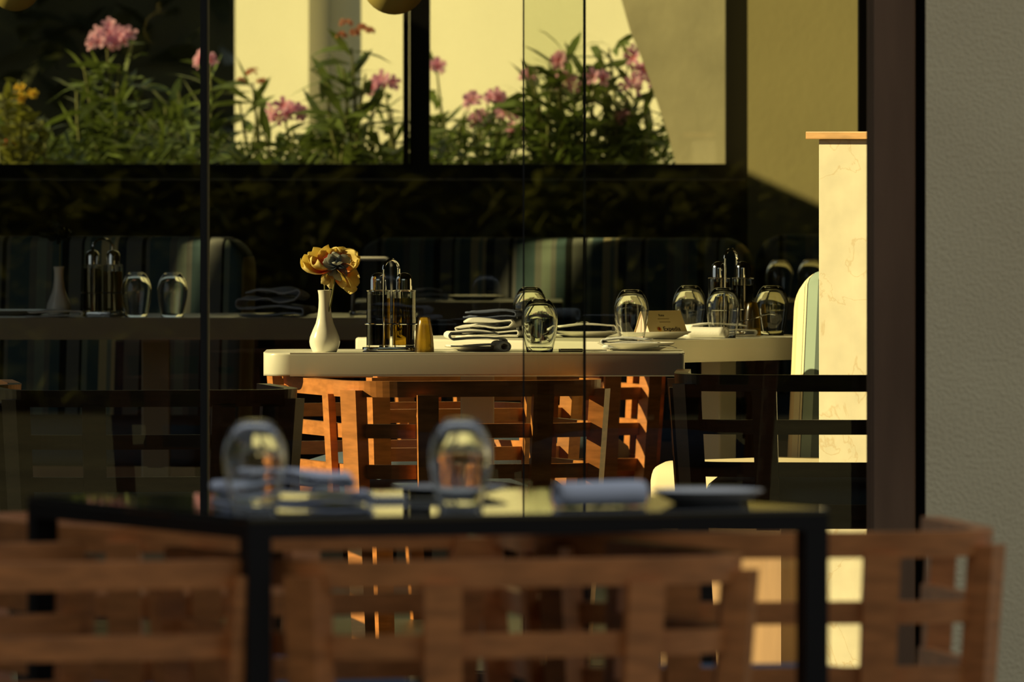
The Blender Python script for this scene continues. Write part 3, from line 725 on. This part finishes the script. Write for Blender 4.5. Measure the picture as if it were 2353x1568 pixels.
def cruet(label, loc, rotz=0.0, oil_right=True):
    t = thing('cruet_set', label, 'cruet', loc, rotz, 'oil and vinegar cruet sets')
    bm = BM(); prism(bm, rrect(-0.064, 0.064, -0.034, 0.034, 0.0335), 0.0, 0.0104, 0.003); obj('tray', bm, M['chrome'], t, 40)
    bm = BM(); ro, ri = 0.0265, 0.0245
    for i, s in enumerate((-1, 1)):
        cx = s * 0.0285
        b = BM(); lathe(b, [(0.0, 0.0), (ro, 0.0), (ro, 0.126), (0.012, 0.127), (0.012, 0.125), (ri, 0.1235), (ri, 0.004), (0.0, 0.004)], 40, (cx, 0, 0.0105)); bmesh.ops.remove_doubles(b, verts=b.verts[:], dist=1e-6)
        bot = obj('bottle', b, M['cruet_glass'], t, 40)
        lv = 0.112 if s < 0 else 0.104
        b = BM(); lathe(b, [(0.0, 0.0), (ri - 0.0004, 0.0), (ri - 0.0004, lv), (0.0, lv)], 40, (cx, 0, 0.0149))
        obj('oil' if (s > 0) == oil_right else 'vinegar', b, M['oil'] if (s > 0) == oil_right else M['vinegar'], bot, 40)
        b = BM(); lathe(b, [(0.0, 0.0), (0.0185, 0.0), (0.0185, 0.021), (0.0172, 0.028), (0.013, 0.034), (0.006, 0.0372), (0.0, 0.038)], 32, (cx, 0, 0.1378)); obj('stopper', b, M['chrome'], bot, 50)
        ring = [(cx + 0.0295 * math.cos(2 * math.pi * k / 28), 0.0295 * math.sin(2 * math.pi * k / 28), 0.062) for k in range(28)]
        b = BM(); tube(b, ring, 0.0018, 6, closed=True); obj('ring', b, M['chrome'], t, True)
    h = 0.205
    hp = [(-0.0185, -0.030, 0.009), (-0.0185, -0.030, h - 0.022)] + [(-0.0185 * math.cos(a_), -0.030 + 0.030 * (1 - math.cos(a_)) , h - 0.022 + 0.0215 * math.sin(a_)) for a_ in [math.pi * k / 12 for k in range(1, 12)]] + [(0.0185, 0.030, h - 0.022), (0.0185, 0.030, 0.009)]
    b = BM(); tube(b, hp, 0.0033, 8); obj('handle', b, M['chrome'], t, True)
    return t
cruet('chrome cruet set with oil and dark vinegar beside the flower vase', (X(899, 23.2), 23.2, 0.75), R(4))
cruet('cruet set behind a tumbler near the sunlit booth', (X(1680, 24.86), 24.86, RT), R(6), oil_right=False)
cruet('unlit cruet set on the shaded table at left', (X(236, 27.75), 27.75, 0.75), R(-14))
t = thing('menu_holder', 'white menu holder frame whose lit top bar shows right of the flower', 'holder', (X(856, 27.95), 27.95, 0.75), R(2))
hw, hh = 0.052, 0.150
pts = [(-hw, 0, 0.008), (-hw, 0, hh - 0.02)] + [(-hw + 0.02 - 0.02 * math.cos(a_), 0, hh - 0.02 + 0.02 * math.sin(a_)) for a_ in (0.4, 0.8, 1.2, 1.57)] + [(hw - 0.02 + 0.02 * math.sin(a_), 0, hh - 0.02 + 0.02 * math.cos(a_)) for a_ in (0.0, 0.4, 0.8, 1.2, 1.57)] + [(hw, 0, 0.008)]
b = BM(); tube(b, pts, 0.0058, 10); obj('frame', b, M['whitetop'], t, True)
b = BM(); prism(b, rrect(-hw - 0.01, hw + 0.01, -0.03, 0.03, 0.015), 0.0, 0.009, 0.002); obj('base', b, M['steel'], t, 40)

def shaker(label, px, Y, z):
    t = thing('shaker', label, 'shaker', (X(px, Y), Y, z), 0, 'amber tapered shakers')
    bm = BM(); lathe(bm, [(0.0, 0.0), (0.0215, 0.0), (0.0215, 0.008), (0.0195, 0.035), (0.0165, 0.058), (0.0130, 0.0755), (0.0115, 0.0775), (0.0, 0.0775)], 32); obj('body', bm, M['amber'], t, 40)
    bm = BM(); lathe(bm, [(0.0, 0.0776), (0.0112, 0.0776), (0.009, 0.0795), (0.0, 0.080)], 24); obj('cap', bm, M['amber'], t, 40)
    return t
shaker('amber tapered shaker right of the vase table cruet', 975, 23.14, 0.75)
shaker('amber tapered shaker right of the far cruet set', 1728, 24.80, RT)

def vase(label, loc, s=1.0, m='whitetop'):
    t = thing('bud_vase', label, 'vase', loc, 0, 'slender white bud vases'); t.scale = (s, s, s)
    k = [(0.0, 0.0), (0.0270, 0.0), (0.0285, 0.003), (0.0335, 0.014), (0.0352, 0.024), (0.0335, 0.035), (0.0275, 0.050), (0.0205, 0.066), (0.0165, 0.083), (0.0142, 0.102), (0.0135, 0.118), (0.0142, 0.132), (0.0160, 0.1415),
         (0.0146, 0.142), (0.0125, 0.132), (0.0120, 0.118), (0.0126, 0.100), (0.015, 0.080), (0.019, 0.064), (0.020, 0.05), (0.0, 0.045)]
    bm = BM(); lathe(bm, k, 48); obj('body', bm, M[m], t, 80); return t
VX, VY = X(746, 23.16), 23.16
vase('white bud vase with yellow-orange flowers on the white table', (VX, VY, 0.75), 0.97)
vase('unlit bud vase on the shaded table at left', (X(135, 27.7), 27.7, 0.75), 0.93)

# ------------------------------------------------------------------ flowers in the vase
def petal(bm, lay, base, dirv, upv, L, wd, curl=0.5, ruf=0.12, nu=9, nv=7):
    dirv = Vector(dirv).normalized(); upv = Vector(upv); side = dirv.cross(upv).normalized(); upv = side.cross(dirv).normalized()
    g = []
    ph = random.uniform(0, 6)
    for i in range(nu):
        u = i / (nu - 1); wloc = wd * (math.sin(math.pi * min(1, 0.12 + u * 0.80)) ** 0.7) * 0.5
        row = []
        for j in range(nv):
            v = -1 + 2 * j / (nv - 1)
            bend = curl * u * u
            p = Vector(base) + dirv * L * u * math.cos(bend * 0.8) + upv * L * (0.5 * bend * u + 0.22 * v * v * wd / L)
            p += side * wloc * v + upv * ruf * wd * u * u * math.sin(3.2 * v + ph) * 0.6 + dirv * ruf * wd * u * math.cos(3.6 * v + ph) * 0.4
            w_ = bm.verts.new(p); w_[lay] = u; row.append(w_)
        g.append(row)
    for i in range(nu - 1):
        for j in range(nv - 1): bm.faces.new((g[i][j], g[i][j + 1], g[i + 1][j + 1], g[i + 1][j]))
def flower(label, stem_top, stem_bot, petals, m, core=None):
    """petals: (base offset, dir, up, L, w, curl) in metres relative to the stem top."""
    t = thing('flower', label, 'flower', (VX, VY, 0.75 + 0.046), 0, 'blooms in the white bud vase')
    o0 = Vector((VX, VY, 0.796)); top = Vector(stem_top) - o0; bot = Vector(stem_bot) - o0
    bm = BM(); mid = bot.lerp(top, 0.5) + Vector((0.002, 0, 0)); tube(bm, [bot, mid, top], 0.0016, 6); obj('stem', bm, M['stem'], t, True)
    bm = BM(); lay = bm.verts.layers.float.new('grow')
    for off, dv, up, L, w_, cu in petals: petal(bm, lay, top + Vector(off), dv, up, L, w_, cu)
    ob = obj('petals', bm, M[m], t, 180, fix=False)
    so = ob.modifiers.new('thick', 'SOLIDIFY'); so.thickness = 0.0006
    if core:
        b = BM(); 
        for _ in range(40):
            dv = rdir(0.2, 1.0); p = top + Vector(core) + Vector((dv.x * 0.012, dv.y * 0.008, dv.z * 0.005)); tube(b, [p, p + dv * 0.006], 0.0009, 4)
        obj('stamens', b, M['redcentre'], t)
    return t
def V(px, py, dy=0.0): return P(px, py, VY + dy)
inb = Vector((VX, VY, 0.80))
c1 = V(745, 622)
def pd(px, py, dy=0.0): return V(px, py, dy) - c1
flower('largest bloom, yellow petals with red-orange hearts, on the left', c1, inb + Vector((-0.003, 0.003, 0)), [
    (Vector((0.010, 0, -0.002)), pd(684, 634, -0.02), (0.2, -0.4, 1), 0.072, 0.055, 0.7),
    (Vector((0.006, 0, 0.0)), pd(690, 612, 0.0), (0.3, -0.8, 0.6), 0.064, 0.045, 0.6),
    (Vector((0.004, 0.007, 0.002)), pd(706, 586, 0.0), (0.6, -0.8, 0.2), 0.054, 0.057, 0.25),
    (Vector((0.008, 0.012, 0.002)), pd(752, 580, 0.01), (0.2, -1, 0.1), 0.050, 0.060, 0.2),
    (Vector((0.004, 0.015, 0.002)), pd(728, 580, 0.02), (0.3, -1, 0.2), 0.048, 0.052, 0.2),
    (Vector((0.0, -0.004, 0.0)), pd(698, 618, -0.05), (0, -0.5, 1), 0.046, 0.050, 0.6)], 'petal', core=(0.014, -0.004, 0.024))
c1 = V(772, 618, 0.004)
flower('second bloom on the right with drooping deep yellow petals', c1, inb + Vector((0.003, 0.003, 0)), [
    (Vector((0.004, 0, 0)), pd(832, 600, 0.0), (-0.3, -0.8, 0.5), 0.056, 0.062, 0.5),
    (Vector((0.004, 0.005, 0.0)), pd(828, 580, 0.02), (-0.2, -1, 0.3), 0.056, 0.057, 0.3),
    (Vector((0.004, -0.006, 0.0)), pd(836, 640, -0.01), (-0.5, -0.8, -0.3), 0.060, 0.057, 0.4),
    (Vector((0.004, -0.006, -0.002)), pd(822, 664, -0.02), (-0.8, -0.4, -0.4), 0.064, 0.050, 0.15),
    (Vector((0.0, -0.006, -0.002)), pd(806, 655, -0.03), (-0.8, -0.4, -0.4), 0.052, 0.045, 0.2),
    (Vector((0.0, 0.008, 0.004)), pd(795, 580, 0.02), (0, -1, 0), 0.046, 0.055, 0.2)], 'petal', core=(0.006, -0.002, 0.02))
c1 = V(775, 610, -0.024)
flower('small pale blue-white bloom in the middle', c1, inb + Vector((0.0, -0.005, 0)), [
    (Vector((0, 0, 0)), pd(748, 606, -0.02), (0.2, -1, 0.3), 0.032, 0.032, 0.3),
    (Vector((0, 0, 0)), pd(765, 588, -0.02), (0, -1, 0), 0.030, 0.032, 0.3),
    (Vector((0, 0, 0)), pd(794, 598, -0.02), (0, -1, 0), 0.032, 0.032, 0.3),
    (Vector((0, 0, 0)), pd(784, 636, -0.02), (0, -1, 0), 0.034, 0.034, 0.3),
    (Vector((0, 0, 0)), pd(756, 624, -0.01), (0, -1, 0), 0.030, 0.030, 0.3),
    (Vector((0, -0.006, 0)), pd(776, 606, -0.05), (0, -0.4, 1), 0.016, 0.024, 0.3)], 'petalw')
c1 = V(758, 632, 0.006)
flower('cream petals hanging under the bloom over the vase lip', c1, inb + Vector((0.005, -0.001, 0)), [
    (Vector((0, 0, 0)), pd(766, 668, -0.01), (-0.3, -0.9, 0.0), 0.036, 0.022, 0.2),
    (Vector((-0.004, 0, 0)), pd(742, 655, -0.01), (0.3, -0.9, 0.0), 0.030, 0.024, 0.2),
    (Vector((0.004, -0.006, 0)), pd(776, 645, -0.01), (0, -0.9, 0.2), 0.020, 0.018, 0.2)], 'petalc')
# dark flower in the shaded vase
SVX, SVY = X(135, 27.7), 27.7
t = thing('flower', 'dark unlit bloom standing in the shaded vase at left', 'flower', (SVX, SVY, 0.80), 0)
bm = BM(); tube(bm, [(0, 0, 0), (0.003, 0, 0.09), (0.004, 0, 0.165)], 0.002, 6); obj('stem', bm, M['stem'], t, True)
bm = BM(); lay = bm.verts.layers.float.new('grow')
for k in range(16):
    dv = rdir(-0.5, 0.9); petal(bm, lay, Vector((0.004, 0, 0.165)) + dv * 0.006, dv, rdir(0, 1), random.uniform(.035, .055), .035, .5)
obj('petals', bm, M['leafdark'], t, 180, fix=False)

# ------------------------------------------------------------------ plates, napkins, cutlery, card
def plate(label, x, y, z, r=0.12, h=0.016, group='white plates'):
    t = thing('plate', label, 'plate', (x, y, z), 0, group)
    bm = BM(); lathe(bm, [(0.0, 0.0), (r * 0.58, 0.0), (r * 0.66, 0.003), (r * 0.97, h - 0.002), (r, h), (r * 0.96, h + 0.0012), (r * 0.64, 0.0062), (r * 0.56, 0.0045), (0.0, 0.0045)], 64); obj('dish', bm, M['whitetop'], t, 40)
    return t
def napkin(label, x, y, z, rotz, w, dpt, h, layers, m='cloth', jit=0.006, seed=1, group='folded cloth napkins'):
    bm = BM(); ribbon(bm, fold_path(w, h, layers), -dpt / 2, dpt / 2, 0.0035, 8, jit, seed)
    o = obj('napkin', bm, M[m], None, 180, (x, y, z), rotz); return tag(o, label, 'napkin', group)
def roll(label, x, y, z, rotz, L, r, m='grey_cloth', seed=1):
    t = thing('napkin', label, 'napkin', (x, y, z), rotz, 'folded cloth napkins')
    path = []
    for k in range(46):
        a_ = 2 * math.pi * k / 18; rad = r * (1.0 - 0.30 * k / 46.0); path.append((rad * math.cos(a_ - 1.57) * 1.15, r + rad * math.sin(a_ - 1.57)))
    bm = BM(); ribbon(bm, path, -L / 2, L / 2, 0.003, 8, 0.004, seed); obj('roll', bm, M[m], t, 180)
    return t
def fork(label, x, y, z, rotz, tilt=0.0, L=0.19):
    t = thing('fork', label, 'fork', (x, y, z), rotz, 'steel forks')
    bm = BM(); pts = []
    for k in range(13):
        u = k / 12; w_ = 0.010 - 0.006 * math.sin(math.pi * min(1, u * 1.1)) if u < .75 else 0.006 + 0.014 * (u - .75) * 4
        pts.append((u * L * 0.74, w_, 0.002 + 0.012 * u * u))
    rows = [[bm.verts.new((px_, s * w_ / 2, zz + d_)) for s in (-1, 1) for d_ in (0, 0.0018)] for px_, w_, zz in pts]
    for a_, b_ in zip(rows, rows[1:]):
        for i, j in ((0, 1), (1, 3), (3, 2), (2, 0)): bm.faces.new((a_[i], a_[j], b_[j], b_[i]))
    bm.faces.new((rows[0][0], rows[0][1], rows[0][3], rows[0][2])); bm.faces.new((rows[-1][0], rows[-1][1], rows[-1][3], rows[-1][2]))
    obj('handle', bm, M['steel'], t, 40)
    bm = BM()
    for k in range(4):
        yy = -0.0090 + 0.006 * k; tube(bm, [(L * 0.735, yy, 0.015), (L * 0.82, yy, 0.0165), (L * 0.92, yy, 0.016), (L, yy, 0.013)], 0.0012, 5)
    obj('tines', bm, M['steel'], t, True)
    t.rotation_euler = (0, -tilt, rotz); return t
def knife(label, x, y, z, rotz, L=0.21):
    t = thing('knife', label, 'knife', (x, y, z), rotz, 'steel table knives')
    bm = BM(); box(bm, 0, L * 0.45, -0.006, 0.006, 0.0, 0.007, 0.002); obj('handle', bm, M['steel'], t)
    bm = BM(); prism(bm, [(L * 0.45, -0.006), (L * 0.9, -0.009), (L, -0.001), (L * 0.96, 0.007), (L * 0.45, 0.006)], 0.002, 0.004); obj('blade', bm, M['steel'], t)
    return t

# vase table, front to back
xa = X(1095, 23.3)
plate('white plate under the rolled napkin on the vase table', X(1098, 23.32), 23.32, 0.75, 0.075, 0.010)
napkin('napkin folded in looped layers on the vase table', X(1090, 23.28), 23.28, 0.760, R(8), 0.115, 0.10, 0.030, 3, jit=0.005, seed=3)
roll('tight napkin roll ends lying at the plate on the vase table', X(1150, 23.26), 23.24, 0.7505, R(12), 0.10, 0.011, 'cloth', 5)
plate('dark-looking plate at the right end of the vase table', X(1462, 23.34), 23.34, 0.75, 0.088, 0.017)
napkin('grey folded napkin with a raised peak on the right-hand plate', X(1448, 23.33), 23.33, 0.7555, R(-6), 0.12, 0.09, 0.018, 3, 'grey_cloth', 0.007, 9)
knife('knife lying between tumbler and plate on the vase table', X(1285, 23.17), 23.18, 0.75, R(18), 0.12)
fork('fork resting over the right edge of the vase table plate', X(1400, 23.2), 23.2, 0.7525, R(8), R(-3), 0.15)

# sunlit table
def rtp(px, Y): return X(px, Y), Y
x, y = rtp(1120, 24.62); napkin('crumpled white napkin heap on the sunlit table', X(1128, 24.58), 24.58, RT, R(-12), 0.14, 0.14, 0.036, 4, 'cloth', 0.012, 12)
napkin('dark blue napkin lying over the white heap', X(1128, 24.60), 24.60, RT + 0.046, R(-8), 0.12, 0.10, 0.012, 2, 'blue_cloth', 0.010, 14)
plate('white plate behind the knife on the sunlit table', X(1345, 24.60), 24.60, RT, 0.085, 0.014)
napkin('folded napkin with a square edge on the rear sunlit plate', X(1338, 24.60), 24.60, RT + 0.006, R(4), 0.13, 0.10, 0.020, 2, 'cloth', 0.004, 21)
plate('white plate before the tent card on the sunlit table', X(1503, 24.38), 24.38, RT, 0.088, 0.017)
napkin('white napkin with a turned-up corner before the right cruet', X(1650, 24.58), 24.68, RT, R(14), 0.15, 0.10, 0.026, 3, 'cloth', 0.008, 31)
roll('loosely rolled napkin end pointing up by the far tumbler', X(1625, 24.5), 24.50, RT + 0.0005, R(60), 0.10, 0.013, 'cloth', 33)
fork('fork with raised bright tines by the sunlit booth end', X(1690, 24.7), 24.74, RT + 0.030, R(20), R(4), 0.10)
fork('fork behind the plate at the dark glass edge', X(1255, 24.7), 24.80, RT + 0.012, R(4), R(3), 0.105)

# tent card
tc_ = thing('tent_card', 'folded cream tent card with printed logo lettering on the sunlit table', 'card', (X(1503, 24.38) + 0.016 - 0.054 * math.cos(R(34)), 24.38 - 0.054 * math.sin(R(34)), RT + 0.0105), R(34))
CWd, CHt, CDp = 0.108, 0.056, 0.034
bm = BM()
for s in (-1, 1):
    hexa(bm, [(0, s * CDp - 0.0006, 0), (CWd, s * CDp - 0.0006, 0), (CWd, s * CDp + 0.0006, 0), (0, s * CDp + 0.0006, 0)],
         [(0.0, s * 0.0006 - 0.0006, CHt), (CWd - 0.0, s * 0.0006 - 0.0006, CHt), (CWd - 0.0, s * 0.0006 + 0.0006, CHt), (0.0, s * 0.0006 + 0.0006, CHt)])
obj('panels', bm, M['card'], tc_)
bm = BM()
for s in (-1, 1):
    hexa(bm, [(0.003, s * 0.002, 0), (0.004, s * 0.002, 0), (0.004, s * (CDp - .002), 0), (0.003, s * (CDp - .002), 0)],
         [(0.003, s * 0.0008, CHt * .93), (0.004, s * 0.0008, CHt * .93), (0.004, s * 0.0018, CHt * .93), (0.003, s * 0.0018, CHt * .93)])
obj('gusset', bm, M['cardpink'], tc_)
slope = math.atan2(CHt, CDp)
def on_card(name, bm, m): 
    o = obj(name, bm, m, tc_, fix=False); o.location = (0, -CDp - 0.0010, 0); o.rotation_euler = (slope, 0, 0); return o
def letters(txt, size, x, y, m, name, bold=0.0):
    cu = bpy.data.curves.new(name, 'FONT'); cu.body = txt; cu.size = size; cu.extrude = 0.0001; cu.offset = bold
    fo = bpy.data.objects.new('tmp', cu); COL.objects.link(fo); bpy.context.view_layer.update()
    me = bpy.data.meshes.new_from_object(fo.evaluated_get(bpy.context.evaluated_depsgraph_get()))
    bpy.data.objects.remove(fo); bm = BM(); bm.from_mesh(me); bpy.data.meshes.remove(me)
    xs = [v.co.x for v in bm.verts]; bmesh.ops.translate(bm, verts=bm.verts[:], vec=(x - min(xs), y, 0.0003)); return on_card(name, bm, m)
letters('Expedia', 0.0155, 0.043, 0.011, M['ink'], 'lettering', 0.0002)
letters('Rate', 0.0085, 0.042, 0.050, M['ink'], 'lettering', 0.0001)
bm = BM(); lathe(bm, [(0.0, 0.0006), (0.0062, 0.0006), (0.0062, 0.0), (0.0, 0.0)], 32, (0.031, 0.0155, 0)); on_card('logo_disc', bm, M['inkyel'])
bm = BM(); lathe(bm, [(0.0, 0.0009), (0.0045, 0.0009), (0.0045, 0.0007), (0.0, 0.0007)], 32, (0.0305, 0.016, 0)); on_card('logo_ring', bm, M['inkred'])
bm = BM(); prism(bm, [(0.0285, 0.0125), (0.0300, 0.0120), (0.0330, 0.0185), (0.0295, 0.0195), (0.0288, 0.0182), (0.0308, 0.0176)], 0.0010, 0.0012); on_card('logo_arrow', bm, M['ink'])
bm = BM()
for yy, x0, x1 in ((0.0415, 0.036, 0.068), (0.0330, 0.038, 0.069)): box(bm, x0, x1, yy, yy + 0.0028, 0.0002, 0.0004)
on_card('small_print', bm, M['inkgrey'])

# front table
p = fpt(0.12, 0.34)
p = Vector((X(660, 13.66), 13.66)); napkin('blue-grey napkin pile behind the left tumbler on the black table', p.x, p.y, 0.75, R(10), 0.185, 0.15, 0.036, 4, 'grey_cloth', 0.010, 41)
plate('thin plate seen edge-on behind the centre tumbler', X(1035, 13.98), 13.98, 0.75, 0.078, 0.012)
t = roll('rolled blue-white napkin right of centre on the black table', X(1378, 13.52), 13.54, 0.7505, R(-68), 0.12, 0.0165, 'grey_cloth', 44)
plate('pale plate at the right of the black table', X(1625, 13.66), 13.66, 0.75, 0.074, 0.018)
knife('knife before the centre tumbler on the black table', X(835, 13.55), 13.75, 0.75, R(8), 0.12)

# shaded left tables
plate('unlit plate at the left edge on the shaded table', X(40, 27.85), 27.85, 0.75, 0.10, 0.014)
napkin('dim blue-grey napkin heap on the shaded table', X(630, 27.8), 27.8, 0.75, R(-10), 0.17, 0.16, 0.062, 4, 'grey_cloth', 0.014, 51)
napkin('low napkin fold left of the two bright-rimmed tumblers', X(120, 27.58), 27.58, 0.75, R(6), 0.14, 0.08, 0.012, 2, 'cloth', 0.005, 53)
napkin('dim folded napkin on the distant table behind the cruet', X(990, 30.3), 30.3, 0.75, R(3), 0.08, 0.08, 0.030, 3, 'grey_cloth', 0.006, 55)
plate('distant plate just left of the rear tumbler', X(1090, 30.35), 30.35, 0.75, 0.09, 0.014)

# ------------------------------------------------------------------ pendant lamps
def pendant(label, px, py_bottom, r, Y):
    x = X(px, Y); zb_ = Z(py_bottom, Y)
    t = thing('pendant_lamp', label, 'lamp', (x, Y, 4.2), 0, 'round olive pendant lamps')
    bm = BM(); lathe(bm, [(0.0, -r)] + [(r * math.cos(a_), r * math.sin(a_)) for a_ in [R(-80 + 10 * k) for k in range(16)]] + [(0.018, r * 0.985), (0.018, r + 0.03), (0.0, r + 0.03)], 40, (0, 0, zb_ + r - 4.2)); obj('globe', bm, M['lamp'], t, 50)
    bm = BM(); tube(bm, [(0, 0, zb_ + 2 * r + 0.03 - 4.2), (0, 0, -0.02)], 0.003, 6); obj('cord', bm, M['blackmetal'], t)
    bm = BM(); lathe(bm, [(0.0, 0.0), (0.05, 0.0), (0.045, -0.02), (0.0, -0.025)], 24); obj('canopy', bm, M['blackmetal'], t, 40)
pendant('olive globe pendant whose bottom shows at the top left corner', 35, 26, 0.066, 26.5)
pendant('darker globe pendant whose bottom shows at the wide window mullion', 906, 34, 0.083, 26.5)
